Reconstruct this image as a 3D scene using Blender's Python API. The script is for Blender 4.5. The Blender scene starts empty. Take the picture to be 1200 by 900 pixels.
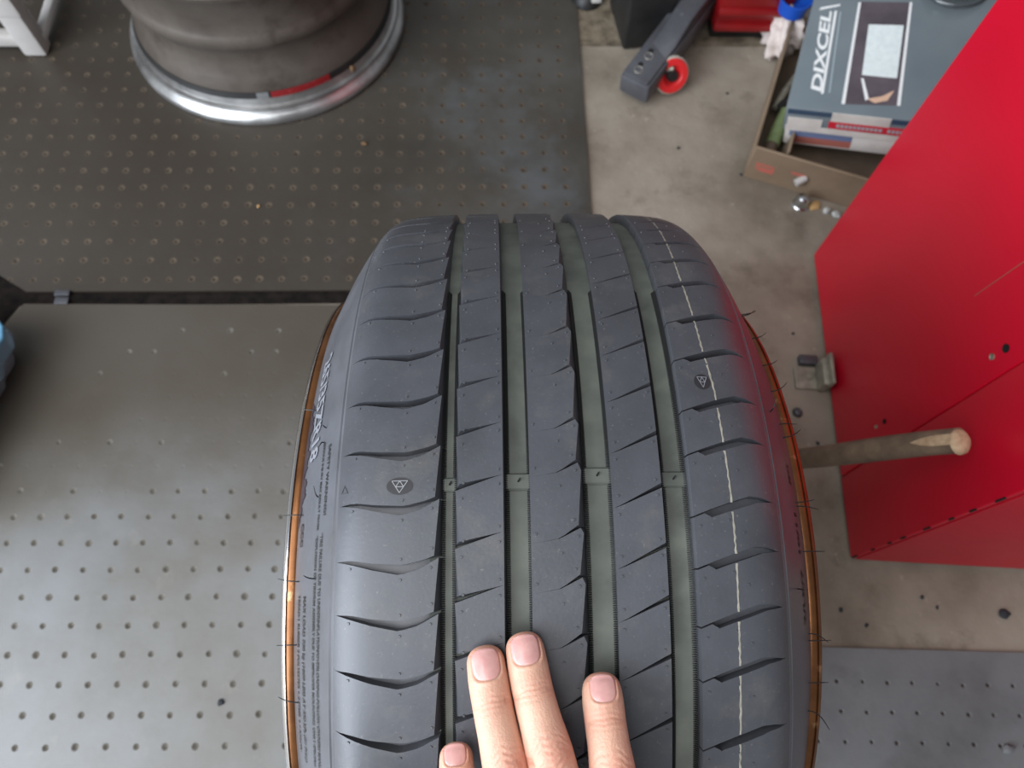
import bpy, bmesh, math, random
import numpy as np
from mathutils import Vector, Matrix
random.seed(7); rng = np.random.default_rng(7)
scn = bpy.context.scene
C = scn.collection
PI = math.pi; D = math.radians

# ------------------------------------------------------------------ camera
cd = bpy.data.cameras.new('camera'); cam = bpy.data.objects.new('camera', cd); C.objects.link(cam)
cr = Vector((0.99966989, -0.01734415, 0.01895475)); cu = Vector((0.00869932, 0.92267691, 0.38547585)); cw = Vector((0.02417486, 0.38518371, -0.92252322))
CP = Vector((0, -0.1155951, 1.0370464)); FPX = 875.1
cam.matrix_world = Matrix(((cr.x, cu.x, -cw.x, CP.x), (cr.y, cu.y, -cw.y, CP.y), (cr.z, cu.z, -cw.z, CP.z), (0, 0, 0, 1)))
cd.sensor_width = 36; cd.lens = FPX/1200*36; cd.clip_start = .01
cd.dof.use_dof = True; cd.dof.focus_distance = .42; cd.dof.aperture_fstop = 10.0
scn.camera = cam
# ------------------------------------------------------------------ light
wd = bpy.data.worlds.new('world'); scn.world = wd; wd.use_nodes = True
wd.node_tree.nodes['Background'].inputs[0].default_value = (.86, .93, 1.0, 1)
wd.node_tree.nodes['Background'].inputs[1].default_value = .32
def area(name, loc, target, sx, sy, power, col):
    l = bpy.data.lights.new(name, 'AREA'); l.shape = 'RECTANGLE'; l.size = sx; l.size_y = sy; l.energy = power; l.color = col
    o = bpy.data.objects.new(name, l); C.objects.link(o); o.location = loc
    o.rotation_euler = (Vector(target)-Vector(loc)).to_track_quat('-Z', 'Y').to_euler(); return o
area('daylight_from_open_door', (-2.2, -.95, 1.35), (0, -.1, .35), 2.2, 2.4, 178, (.82, .90, 1.0))
area('roof_skylight', (-1.1, -.75, 3.0), (-.5, -.4, 0), 2.6, 2.0, 72, (.97, .98, 1.0))
scn.view_settings.view_transform = 'Standard'; scn.view_settings.look = 'None'
scn.view_settings.gamma = 1; scn.view_settings.use_curve_mapping = False
scn.view_settings.exposure = -0.07

# ------------------------------------------------------------------ materials
def srgb(r, g, b):
    f = lambda c: (c/255/12.92) if c/255 <= .04045 else ((c/255+.055)/1.055)**2.4
    return (f(r), f(g), f(b), 1)
def mat(name, cols, rough=.6, metal=0, scale=20, detail=4, bump=0, bscale=None, spec=.5, stops=None, rvar=0, coat=0, subsurf=0, distort=0, trans=0):
    """noise-coloured principled material; cols = list of rgba, mixed by a 3D noise"""
    m = bpy.data.materials.new(name); m.use_nodes = True; nt = m.node_tree; N = nt.nodes; L = nt.links
    b = N['Principled BSDF']; b.inputs['Roughness'].default_value = rough; b.inputs['Metallic'].default_value = metal
    b.inputs['Specular IOR Level'].default_value = spec; b.inputs['Coat Weight'].default_value = coat
    b.inputs['Transmission Weight'].default_value = trans
    if subsurf:
        b.inputs['Subsurface Weight'].default_value = subsurf; b.inputs['Subsurface Radius'].default_value = (1, .35, .2); b.inputs['Subsurface Scale'].default_value = .004
    tc = N.new('ShaderNodeTexCoord')
    if len(cols) == 1: b.inputs['Base Color'].default_value = cols[0]
    else:
        n = N.new('ShaderNodeTexNoise'); n.inputs['Scale'].default_value = scale; n.inputs['Detail'].default_value = detail; n.inputs['Roughness'].default_value = .6
        n.inputs['Distortion'].default_value = distort
        L.new(tc.outputs['Object'], n.inputs['Vector'])
        rp = N.new('ShaderNodeValToRGB'); L.new(n.outputs['Fac'], rp.inputs['Fac'])
        st = stops or [.35+.3*i/(len(cols)-1) for i in range(len(cols))]
        e = rp.color_ramp.elements; e[0].position = st[0]; e[0].color = cols[0]; e[1].position = st[1]; e[1].color = cols[1]
        for i in range(2, len(cols)):
            k = e.new(st[i]); k.color = cols[i]
        L.new(rp.outputs['Color'], b.inputs['Base Color'])
        if rvar:
            mr = N.new('ShaderNodeMapRange'); mr.inputs['To Min'].default_value = rough-rvar; mr.inputs['To Max'].default_value = rough+rvar
            mr.inputs['From Min'].default_value = .3; mr.inputs['From Max'].default_value = .7
            L.new(n.outputs['Fac'], mr.inputs['Value']); L.new(mr.outputs['Result'], b.inputs['Roughness'])
    if bump:
        n2 = N.new('ShaderNodeTexNoise'); n2.inputs['Scale'].default_value = bscale or scale*4; n2.inputs['Detail'].default_value = 5
        L.new(tc.outputs['Object'], n2.inputs['Vector'])
        bp = N.new('ShaderNodeBump'); bp.inputs['Strength'].default_value = bump; bp.inputs['Distance'].default_value = .002
        L.new(n2.outputs['Fac'], bp.inputs['Height']); L.new(bp.outputs['Normal'], b.inputs['Normal'])
    return m
def speck(m, col, scale, lo, hi, amount=1.0):
    """overlay of a second noise layer (dust, stains) with its own shape"""
    nt = m.node_tree; N = nt.nodes; L = nt.links; b = N['Principled BSDF']; inp = b.inputs['Base Color']
    tc = N.new('ShaderNodeTexCoord'); n = N.new('ShaderNodeTexNoise'); n.inputs['Scale'].default_value = scale; n.inputs['Detail'].default_value = 6; n.inputs['Roughness'].default_value = .65
    L.new(tc.outputs['Object'], n.inputs['Vector'])
    mr = N.new('ShaderNodeMapRange'); mr.inputs['From Min'].default_value = lo; mr.inputs['From Max'].default_value = hi; mr.inputs['To Max'].default_value = amount
    L.new(n.outputs['Fac'], mr.inputs['Value'])
    mx = N.new('ShaderNodeMix'); mx.data_type = 'RGBA'; mx.inputs[7].default_value = col
    if inp.is_linked: L.new(inp.links[0].from_socket, mx.inputs[6])
    else: mx.inputs[6].default_value = inp.default_value
    L.new(mr.outputs['Result'], mx.inputs[0]); L.new(mx.outputs[2], inp); return m
def stain_and_falloff(m, col, p, d, width, wob=.12, amount=1.0, scale=6):
    """a film of dirt, on mat_light also painted light falloff, that covers one side of a ragged line through p (object space), towards d"""
    nt = m.node_tree; N = nt.nodes; L = nt.links; inp = N['Principled BSDF'].inputs['Base Color']
    tc = N.new('ShaderNodeTexCoord'); n = N.new('ShaderNodeTexNoise'); n.inputs['Scale'].default_value = scale; n.inputs['Detail'].default_value = 6
    L.new(tc.outputs['Object'], n.inputs['Vector'])
    dp = N.new('ShaderNodeVectorMath'); dp.operation = 'DOT_PRODUCT'; dp.inputs[1].default_value = d; L.new(tc.outputs['Object'], dp.inputs[0])
    ma = N.new('ShaderNodeMath'); ma.operation = 'MULTIPLY_ADD'; ma.inputs[1].default_value = wob*2; L.new(n.outputs['Fac'], ma.inputs[0]); L.new(dp.outputs['Value'], ma.inputs[2])
    c = sum(a*b for a, b in zip(p, d))+wob
    mr = N.new('ShaderNodeMapRange'); mr.inputs['From Min'].default_value = c-width; mr.inputs['From Max'].default_value = c+width; mr.inputs['To Max'].default_value = amount
    mr.interpolation_type = 'SMOOTHSTEP'
    L.new(ma.outputs[0], mr.inputs['Value'])
    mx = N.new('ShaderNodeMix'); mx.data_type = 'RGBA'; mx.inputs[7].default_value = col
    L.new(inp.links[0].from_socket, mx.inputs[6]); L.new(mr.outputs['Result'], mx.inputs[0]); L.new(mx.outputs[2], inp); return m
M = {}
M['concrete'] = speck(speck(mat('concrete', [srgb(108, 98, 85), srgb(131, 121, 107), srgb(146, 137, 123)], .85, scale=5, detail=8, bump=.35, bscale=120), srgb(80, 69, 56), 11, .56, .72, .6), srgb(176, 168, 156), 90, .64, .74, .6)
M['rough_concrete'] = speck(mat('rough_concrete', [srgb(80, 70, 56), srgb(112, 100, 82), srgb(128, 116, 100)], .95, scale=40, detail=8, bump=.9, bscale=160), srgb(70, 60, 48), 8, .5, .7, .6)
M['mat_dark'] = speck(speck(mat('mat_dark', [srgb(52, 48, 42), srgb(63, 59, 52), srgb(75, 73, 68)], .5, scale=3, detail=7, bump=.12, bscale=90, rvar=.08), srgb(84, 87, 89), 2.1, .5, .62, .6), srgb(58, 46, 34), 7, .56, .7, .6)
stain_and_falloff(M['mat_dark'], srgb(50, 42, 33), (-.22, .8, 0), (-.85, -.35, 0), .30, .25, .85)
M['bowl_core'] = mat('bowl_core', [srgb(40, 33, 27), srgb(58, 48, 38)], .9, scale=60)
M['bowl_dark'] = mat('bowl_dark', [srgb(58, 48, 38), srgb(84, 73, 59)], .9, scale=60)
M['mat_light'] = speck(speck(mat('mat_light', [srgb(90, 87, 81), srgb(102, 101, 98), srgb(111, 112, 112)], .36, scale=4, detail=7, bump=.08, bscale=140, rvar=.06), srgb(92, 84, 72), 2.6, .52, .68, .5), srgb(140, 134, 124), 14, .6, .75, .35)
stain_and_falloff(M['mat_light'], srgb(68, 60, 50), (-.5, .17, 0), (-.12, 1, 0), .20, .14, .9, 5)  # brown film by the seam, deepened to carry the falloff of daylight too
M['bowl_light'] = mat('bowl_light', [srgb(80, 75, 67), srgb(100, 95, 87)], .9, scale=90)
M['mat_grey'] = speck(mat('mat_grey', [srgb(86, 86, 86), srgb(102, 103, 104), srgb(112, 113, 113)], .6, scale=6, detail=7, bump=.15, bscale=140), srgb(76, 74, 70), 12, .55, .72, .6)
M['strip'] = mat('strip', [srgb(16, 13, 12), srgb(32, 27, 24)], .95, scale=50, spec=.1)
M['rubber'] = speck(speck(mat('rubber', [srgb(64, 65, 69), srgb(74, 75, 80)], .40, scale=18, detail=6, bump=.05, bscale=500, spec=.5, rvar=.05), srgb(98, 96, 92), 30, .54, .78, .55), srgb(140, 135, 126), 520, .62, .74, .45)
M['groove'] = speck(mat('groove', [srgb(80, 83, 77), srgb(100, 103, 95)], .6, scale=30, detail=4), srgb(52, 50, 46), 18, .55, .75, .6)
M['paste'] = mat('paste', [srgb(44, 37, 43), srgb(58, 50, 56)], .35, scale=60)
M['tick_shade'] = mat('tick_shade', [srgb(34, 34, 33)], .6)  # rubber blackened to paint the shadow around the comb teeth
M['sidewall'] = mat('sidewall', [srgb(78, 79, 83), srgb(88, 89, 94)], .33, scale=25, detail=5, bump=.04, bscale=300, rvar=.05)
M['letters'] = mat('letters', [srgb(30, 29, 29)], .5)
M['bigletters'] = mat('bigletters', [srgb(124, 125, 132)], .45)  # same raised rubber, its whitish highlights put into a lighter grey
M['hair'] = mat('hair', [srgb(22, 22, 22)], .5)
M['white_paint'] = mat('white_paint', [srgb(128, 124, 112), srgb(160, 155, 142)], .7, scale=200)
M['emblem'] = mat('emblem', [srgb(40, 38, 40)], .5)
M['emblem_line'] = mat('emblem_line', [srgb(140, 139, 142)], .5)
M['bronze'] = speck(mat('bronze', [srgb(108, 68, 38), srgb(134, 88, 52)], .34, metal=.7, scale=40, detail=5), srgb(205, 170, 130), 60, .62, .72, .6)
M['polished'] = mat('polished', [srgb(215, 215, 218)], .18, metal=1)
M['alu'] = speck(mat('alu', [srgb(150, 148, 146), srgb(190, 189, 187)], .33, metal=.85, scale=14, rvar=.08), srgb(90, 82, 74), 8, .55, .75, .6)
M['alu_dirty'] = speck(mat('alu_dirty', [srgb(74, 66, 59), srgb(102, 94, 86)], .48, metal=.35, scale=6, detail=8, rvar=.1, bump=.1, bscale=60), srgb(58, 48, 40), 12, .52, .7, .8)
M['black'] = mat('black', [srgb(22, 22, 22), srgb(34, 33, 32)], .5, scale=20)
M['red_label'] = speck(mat('red_label', [srgb(116, 14, 17)], .5), srgb(170, 90, 84), 180, .6, .66, .6)
M['white_plastic'] = mat('white_plastic', [srgb(168, 163, 158), srgb(186, 182, 178)], .45, scale=9)
M['clear_blue'] = mat('clear_blue', [srgb(128, 146, 158)], .2, trans=.45)
M['blue_edge'] = mat('blue_edge', [srgb(104, 156, 186)], .2, trans=.3)
M['case_grey'] = mat('case_grey', [srgb(104, 112, 118), srgb(124, 130, 136)], .35, scale=20)
M['yellow'] = mat('yellow', [srgb(225, 165, 40)], .5)
M['red_paint'] = speck(mat('red_paint', [srgb(202, 7, 40), srgb(214, 10, 46)], .38, scale=3, detail=2, bump=.10, bscale=5, spec=.5), srgb(232, 120, 130), 260, .74, .80, .35)
M['red_front'] = speck(mat('red_front', [srgb(196, 14, 40), srgb(208, 20, 46)], .5, scale=5, bump=.08, bscale=6), srgb(220, 120, 120), 120, .70, .80, .5)
M['hole'] = mat('hole', [srgb(12, 10, 10)], .9)
M['steel'] = mat('steel', [srgb(128, 124, 112), srgb(164, 158, 142)], .5, metal=.35, scale=60)
M['steel_bright'] = mat('steel_bright', [srgb(205, 210, 214)], .2, metal=1)
M['wood'] = speck(mat('wood', [srgb(96, 80, 66), srgb(134, 114, 94)], .7, scale=25, detail=6, bump=.2, bscale=120), srgb(82, 70, 60), 30, .55, .7, .6)
M['fresh_wood'] = mat('fresh_wood', [srgb(170, 142, 112), srgb(200, 174, 142)], .8, scale=120, bump=.4, bscale=250)
M['gunmetal'] = speck(mat('gunmetal', [srgb(70, 70, 74), srgb(88, 88, 92)], .42, metal=.25, scale=12), srgb(140, 140, 146), 40, .66, .74, .6)
M['shaded_red_plastic'] = mat('shaded_red_plastic', [srgb(112, 10, 14), srgb(128, 14, 18)], .4, scale=8)  # red darkened evenly to carry the shade the bin stands in
M['caster_red'] = mat('caster_red', [srgb(205, 40, 42)], .4)
M['caster_tread'] = mat('caster_tread', [srgb(176, 168, 156)], .5)
M['card'] = speck(mat('card', [srgb(112, 94, 75), srgb(130, 111, 90)], .85, scale=8, detail=6, bump=.1, bscale=60), srgb(98, 82, 66), 6, .55, .75, .6)
M['card_dark'] = mat('card_dark', [srgb(92, 78, 64), srgb(110, 94, 78)], .9, scale=10)
M['red_print'] = mat('red_print', [srgb(168, 88, 74)], .8)
M['box_blue'] = mat('box_blue', [srgb(98, 107, 112), srgb(118, 126, 129)], .2, scale=4, detail=3, coat=.6, bump=.12, bscale=10)
M['box_navy'] = mat('box_navy', [srgb(54, 72, 92)], .25, coat=.6)
M['box_dark'] = mat('box_dark', [srgb(70, 60, 66), srgb(98, 86, 92)], .25, scale=9, coat=.6)
M['box_red'] = mat('box_red', [srgb(196, 40, 56)], .3, coat=.5)
M['white_print'] = mat('white_print', [srgb(226, 226, 224)], .4)
M['pale_print'] = mat('pale_print', [srgb(150, 160, 164)], .4)
M['label_white'] = mat('label_white', [srgb(206, 214, 212), srgb(220, 226, 224)], .55, scale=90)
M['skin_print'] = mat('skin_print', [srgb(206, 168, 142)], .5)
M['box_white'] = mat('box_white', [srgb(186, 178, 170), srgb(208, 202, 194)], .5, scale=14)
M['box_stripe_blue'] = mat('box_stripe_blue', [srgb(104, 116, 146)], .5)
M['box_stripe_red'] = mat('box_stripe_red', [srgb(160, 94, 82)], .5)
M['green'] = mat('green', [srgb(96, 110, 70), srgb(120, 134, 92)], .5, scale=30)
M['brown_cap'] = mat('brown_cap', [srgb(88, 74, 62)], .5)
M['rag'] = mat('rag', [srgb(186, 172, 164), srgb(214, 202, 196)], .9, scale=20)
M['blue_plastic'] = mat('blue_plastic', [srgb(20, 74, 168)], .4)
M['stone'] = mat('stone', [srgb(150, 150, 146), srgb(182, 182, 178)], .7, scale=80)
M['dark_grit'] = mat('dark_grit', [srgb(40, 42, 46)], .8)
M['chip'] = mat('chip', [srgb(176, 140, 92)], .8)
M['mud'] = mat('mud', [srgb(112, 84, 54), srgb(78, 60, 42)], .95, scale=30)
M['vinyl'] = mat('vinyl', [srgb(70, 76, 78)], .15, coat=.4)

# ------------------------------------------------------------------ helpers
def link(name, me, m=None, parent=None):
    o = bpy.data.objects.new(name, me); C.objects.link(o)
    for k in (m if isinstance(m, (list, tuple)) else [m] if m else []): me.materials.append(k)
    if parent: o.parent = parent
    return o
def tag(o, label, cat, group=None, kind=None):
    o['label'] = label; o['category'] = cat
    if group: o['group'] = group
    if kind: o['kind'] = kind
    return o
def struct(o, label=None):
    o['kind'] = 'structure'
    if label: o['label'] = label
    return o
def empty(name, loc=(0, 0, 0), rz=0):
    o = bpy.data.objects.new(name, None); C.objects.link(o); o.location = loc; o.rotation_euler = (0, 0, rz); o.empty_display_size = .02; return o
def thing(name, label, cat, loc=(0, 0, 0), rz=0, group=None): return tag(empty(name, loc, rz), label, cat, group)
def mesh(name, V, F, m=None, parent=None, smooth=None):
    me = bpy.data.meshes.new(name); me.from_pydata([tuple(v) for v in V], [], [tuple(f) for f in F]); me.update()
    if smooth is not None:
        for p in me.polygons: p.use_smooth = True
        me.set_sharp_from_angle(angle=D(smooth))
    return link(name, me, m, parent)
def bmobj(name, bm, m=None, parent=None, smooth=None):
    bmesh.ops.recalc_face_normals(bm, faces=bm.faces)
    me = bpy.data.meshes.new(name); bm.to_mesh(me); bm.free()
    if smooth is not None:
        for p in me.polygons: p.use_smooth = True
        me.set_sharp_from_angle(angle=D(smooth))
    return link(name, me, m, parent)
def box_bm(lo, hi, bev=0, seg=2):
    bm = bmesh.new()
    r = bmesh.ops.create_cube(bm, size=1)
    for v in bm.verts: v.co = Vector([(lo[i]+hi[i])/2+v.co[i]*(hi[i]-lo[i]) for i in range(3)])
    if bev: bmesh.ops.bevel(bm, geom=bm.edges[:], offset=bev, segments=seg, profile=.5, affect='EDGES')
    return bm
def box(name, lo, hi, m, parent=None, bev=0, seg=2, mtx=None):
    bm = box_bm(lo, hi, bev, seg)
    if mtx: bmesh.ops.transform(bm, matrix=mtx, verts=bm.verts)
    return bmobj(name, bm, m, parent, 40 if bev else None)
def tube(name, pts, rad, m, parent=None, n=10, cap=True):
    pts = [Vector(p) for p in pts]; k = len(pts); rad = rad if isinstance(rad, (list, tuple)) else [rad]*k
    V = []; F = []; up = None
    for i, p in enumerate(pts):
        t = (pts[min(i+1, k-1)]-pts[max(i-1, 0)]).normalized()
        if up is None: up = t.orthogonal().normalized()
        a = (up-t*up.dot(t)).normalized(); up = a; b = t.cross(a)
        for j in range(n):
            q = 2*PI*j/n; V.append(p+rad[i]*(a*math.cos(q)+b*math.sin(q)))
    for i in range(k-1):
        for j in range(n): F.append((i*n+j, i*n+(j+1) % n, (i+1)*n+(j+1) % n, (i+1)*n+j))
    if cap: F += [tuple(range(n))[::-1], tuple((k-1)*n+j for j in range(n))]
    return mesh(name, V, F, m, parent, 50)
def lathe(name, prof, axis, m, parent=None, n=96, closed=False, smooth=35, a0=0, a1=2*PI):
    """prof: (along, radius). axis 'x' or 'z'"""
    V = []; F = []; full = abs(a1-a0-2*PI) < 1e-6; nn = n if full else n+1
    for i in range(nn):
        a = a0+(a1-a0)*i/n; c, s = math.cos(a), math.sin(a)
        for (h, r) in prof: V.append((h, r*s, r*c) if axis == 'x' else (r*c, r*s, h))
    k = len(prof)
    for i in range(n):
        i2 = (i+1) % nn
        for j in range(k-1 if not closed else k):
            j2 = (j+1) % k
            F.append((i*k+j, i*k+j2, i2*k+j2, i2*k+j))
    o = mesh(name, V, F, m, parent)
    bm = bmesh.new(); bm.from_mesh(o.data); bmesh.ops.remove_doubles(bm, verts=bm.verts, dist=1e-6); bmesh.ops.recalc_face_normals(bm, faces=bm.faces); bm.to_mesh(o.data); bm.free()
    for p in o.data.polygons: p.use_smooth = True
    o.data.set_sharp_from_angle(angle=D(smooth))
    return o
def text_mesh(s, size=1, bold=0, shear=0, space=1):
    cu_ = bpy.data.curves.new('t', 'FONT'); cu_.body = s; cu_.size = size; cu_.offset = bold; cu_.shear = shear; cu_.space_character = space; cu_.resolution_u = 3
    o = bpy.data.objects.new('t', cu_); C.objects.link(o)
    dg = bpy.context.evaluated_depsgraph_get(); dg.update()
    me = bpy.data.meshes.new_from_object(o.evaluated_get(dg))
    bpy.data.objects.remove(o); bpy.data.curves.remove(cu_)
    V = np.array([v.co[:] for v in me.vertices]) if len(me.vertices) else np.zeros((0, 3)); F = [tuple(p.vertices) for p in me.polygons]
    bpy.data.meshes.remove(me); return V, F
def ray(x, y):
    d = cr*((x-600)/FPX)-cu*((y-450)/FPX)+cw; return d.normalized()
def at(x, y, z=0):
    """point on the horizontal plane z whose measured place in the photograph is (x, y)"""
    d = ray(x, y); return CP+d*((z-CP.z)/d.z)

# ================================================================== SETTING
bm = bmesh.new()
for q in [(-3, -3), (3, -3), (3, 1.002), (-3, 1.002)]: bm.verts.new((q[0], q[1], -.005))
bm.faces.new(bm.verts[:])
struct(bmobj('floor', bm, M['concrete']), 'smooth grey brown concrete floor')
bm = bmesh.new()
for q in [(-3, 1.006), (3, 1.006), (3, 4), (-3, 4)]: bm.verts.new((q[0], q[1], -.0035))
bm.faces.new(bm.verts[:])
struct(bmobj('floor', bm, M['rough_concrete']), 'rough gravelly brown concrete at the far end of the floor')
struct(box('trim_1', (-3, 1.000, -.02), (3, 1.008, -.0055), M['rough_concrete']), 'dark joint between smooth and rough concrete')

def dimple_mat(name, x0, x1, y0, y1, ox, oy, sx, sy, ang, mats, label, br=.0042, bd=.0022, ring=.0004, cuts=(), rim=1.5, ringm=0, filled=None):
    """plate with a lattice of pressed dimples; local frame = lattice frame at (ox,oy)"""
    ca, sa = math.cos(ang), math.sin(ang)
    i0 = math.ceil((x0-ox)/sx+.5); i1 = math.floor((x1-ox)/sx-.5); j0 = math.ceil((y0-oy)/sy+.5); j1 = math.floor((y1-oy)/sy-.5)
    bm = bmesh.new(); V = {}
    def vt(x, y, z):
        k = (round(x, 5), round(y, 5), round(z, 5))
        if k not in V: V[k] = bm.verts.new((x, y, z))
        return V[k]
    def face(vs, mi=0, sm=False):
        try:
            f = bm.faces.new(vs); f.material_index = mi; f.smooth = sm
        except ValueError: pass
    for i in range(i0, i1+1):
        for j in range(j0, j1+1):
            cx, cy = ox+i*sx, oy+j*sy
            sq = [(1, 0), (1, 1), (0, 1), (-1, 1), (-1, 0), (-1, -1), (0, -1), (1, -1)]
            o_ = [vt(cx+a*sx/2, cy+b*sy/2, 0) for a, b in sq]
            dj = rng.normal(0, .0004, 2); rr = br*(1+.06*rng.normal()); mi = 1; mc = len(mats)-1; bd_, rg_ = bd, ring
            if filled is not None and rng.random() < min(.85, max(0, (cy-filled)/.06)): mi = mc = 0; bd_, rg_ = .0002, .0001; rr *= .8
            R1 = [bm.verts.new((cx+dj[0]+rr*rim*math.cos(k*PI/4), cy+dj[1]+rr*rim*math.sin(k*PI/4), 0)) for k in range(8)]
            R2 = [bm.verts.new((cx+dj[0]+rr*1.1*math.cos(k*PI/4), cy+dj[1]+rr*1.1*math.sin(k*PI/4), rg_)) for k in range(8)]
            R3 = [bm.verts.new((cx+dj[0]+rr*.6*math.cos(k*PI/4), cy+dj[1]+rr*.6*math.sin(k*PI/4), -bd_*.75)) for k in range(8)]
            c_ = bm.verts.new((cx+dj[0], cy+dj[1], -bd_))
            for k in range(8):
                k2 = (k+1) % 8
                face((o_[k], o_[k2], R1[k2], R1[k])); face((R1[k], R1[k2], R2[k2], R2[k]), ringm, True)
                face((R2[k], R2[k2], R3[k2], R3[k]), mi, True); face((R3[k], R3[k2], c_), mc, True)
    # plain margin
    a0, a1, b0, b1 = ox+(i0-.5)*sx, ox+(i1+.5)*sx, oy+(j0-.5)*sy, oy+(j1+.5)*sy
    for (p, q, r, s) in [(x0, a0, y0, y1), (a1, x1, y0, y1), (a0, a1, y0, b0), (a0, a1, b1, y1)]:
        if q-p > 1e-5 and s-r > 1e-5: face([bm.verts.new((p, r, 0)), bm.verts.new((q, r, 0)), bm.verts.new((q, s, 0)), bm.verts.new((p, s, 0))])
    for (p0, n) in cuts:
        r = bmesh.ops.bisect_plane(bm, geom=bm.verts[:]+bm.edges[:]+bm.faces[:], plane_co=p0, plane_no=n, clear_outer=True)
    # skirt
    bmesh.ops.remove_doubles(bm, verts=bm.verts, dist=1e-6)
    be = [e for e in bm.edges if len(e.link_faces) == 1]
    r = bmesh.ops.extrude_edge_only(bm, edges=be)
    for v in r['geom']:
        if isinstance(v, bmesh.types.BMVert): v.co.z = -.0049
    bmesh.ops.recalc_face_normals(bm, faces=bm.faces)
    if ang:
        bmesh.ops.rotate(bm, verts=bm.verts, cent=(ox, oy, 0), matrix=Matrix.Rotation(ang, 3, 'Z'))
    me = bpy.data.meshes.new(name); bm.to_mesh(me); bm.free()
    return tag(link(name, me, mats), label, 'floor mat', 'studded floor mats')
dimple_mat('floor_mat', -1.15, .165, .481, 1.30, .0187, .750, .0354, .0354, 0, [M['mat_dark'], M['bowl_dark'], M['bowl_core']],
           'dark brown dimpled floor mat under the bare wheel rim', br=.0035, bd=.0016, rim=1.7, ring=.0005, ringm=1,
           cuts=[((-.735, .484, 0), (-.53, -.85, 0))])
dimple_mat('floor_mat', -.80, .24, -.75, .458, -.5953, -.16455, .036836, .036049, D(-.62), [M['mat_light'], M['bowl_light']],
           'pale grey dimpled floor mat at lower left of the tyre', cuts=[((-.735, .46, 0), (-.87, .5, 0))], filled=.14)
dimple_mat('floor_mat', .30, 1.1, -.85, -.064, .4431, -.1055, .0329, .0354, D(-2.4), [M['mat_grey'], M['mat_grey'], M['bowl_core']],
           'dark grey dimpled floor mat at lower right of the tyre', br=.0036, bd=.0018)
# seam between the mats
sp = [(-1.1, .395), (-.765, .405), (-.738, .4575), (-.55, .4585), (.16, .4585), (.16, .4805), (-.72, .4805), (-.745, .492), (-.80, .528), (-1.1, .60)]
o = mesh('seam_strip', [(x, y, -.003) for x, y in sp]+[(-1.0, .4665, -.0016), (.15, .466, -.0016), (.15, .474, -.0016), (-1.0, .475, -.0016)], [tuple(range(10)), (10, 11, 12, 13)], M['strip'])
tag(o, 'dark rubber strip lying in the gap between the two left mats', 'strip')
t = thing('metal_clip', 'small grey metal clip lying on the seam between the left mats', 'clip', (-.6725, .470, 0))
box('plate', (-.012, .002, -.001), (.011, .012, .004), M['gunmetal'], t, .0008)
box('tongue', (-.010, -.012, -.001), (.011, .000, .0025), M['gunmetal'], t, .0008)

# ================================================================== TYRE ON WIDE RIM
XT = .0355; R = .3215
wheel = thing('car_wheel', 'black low profile car tyre stretched over a wide bronze rim', 'wheel', (XT, 0, R))
PR = [(0, 0), (.030, .0001), (.060, .0006), (.080, .0014), (.095, .0026), (.104, .0040), (.110, .0058), (.115, .0082), (.119, .0112), (.1225, .0148)]
def Rp(x):
    a = abs(x); 
    return R-float(np.interp(a, [p[0] for p in PR], [p[1] for p in PR]))
def W(x, phi, h=0):
    r = Rp(x)+h; return (x, r*math.sin(phi), r*math.cos(phi))
SW = [(.1225, R-.0148), (.1238, R-.0163), (.1241, R-.0178), (.1247, R-.0178), (.1252, R-.0178), (.1275, .3003), (.1345, .2905), (.1415, .2795), (.1485, .2675), (.1545, .2562), (.1578, .2505), (.1580, .2488), (.1550, .2440)]
def swx(r):   # sidewall |x| at radius r
    return float(np.interp(r, [p[1] for p in SW][::-1], [p[0] for p in SW][::-1]))
GD = .0075
half = [(.0, R-GD), (.060, R-GD-.0004), (.0705, R-GD-.0006), (.074, R-.0078), (.090, R-.0094), (.104, R-.0112), (.113, R-.0125), (.1185, R-.0140)]+SW
prof = [(-x, r) for x, r in half[::-1]]+half[1:]
prof += [(.148, .238), (-.148, .238)]
tyre = lathe('tyre', prof, 'x', [M['sidewall'], M['groove']], wheel, 288, closed=True, smooth=28)
me = tyre.data
for p in me.polygons:
    c = p.center; rr = math.hypot(c.y, c.z)
    if abs(c.x) < .0715 and rr > .28: p.material_index = 1
def seq(known, lo=-180, hi=180, pitch=(5.0, 5.6, 6.0, 5.4, 5.2)):
    s = sorted(known, reverse=True); k = 0
    while s[0] < s[-1]+360-8: s.insert(0, s[0]+pitch[k % 5]); k += 1
    # close the ring evenly
    return s
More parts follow.
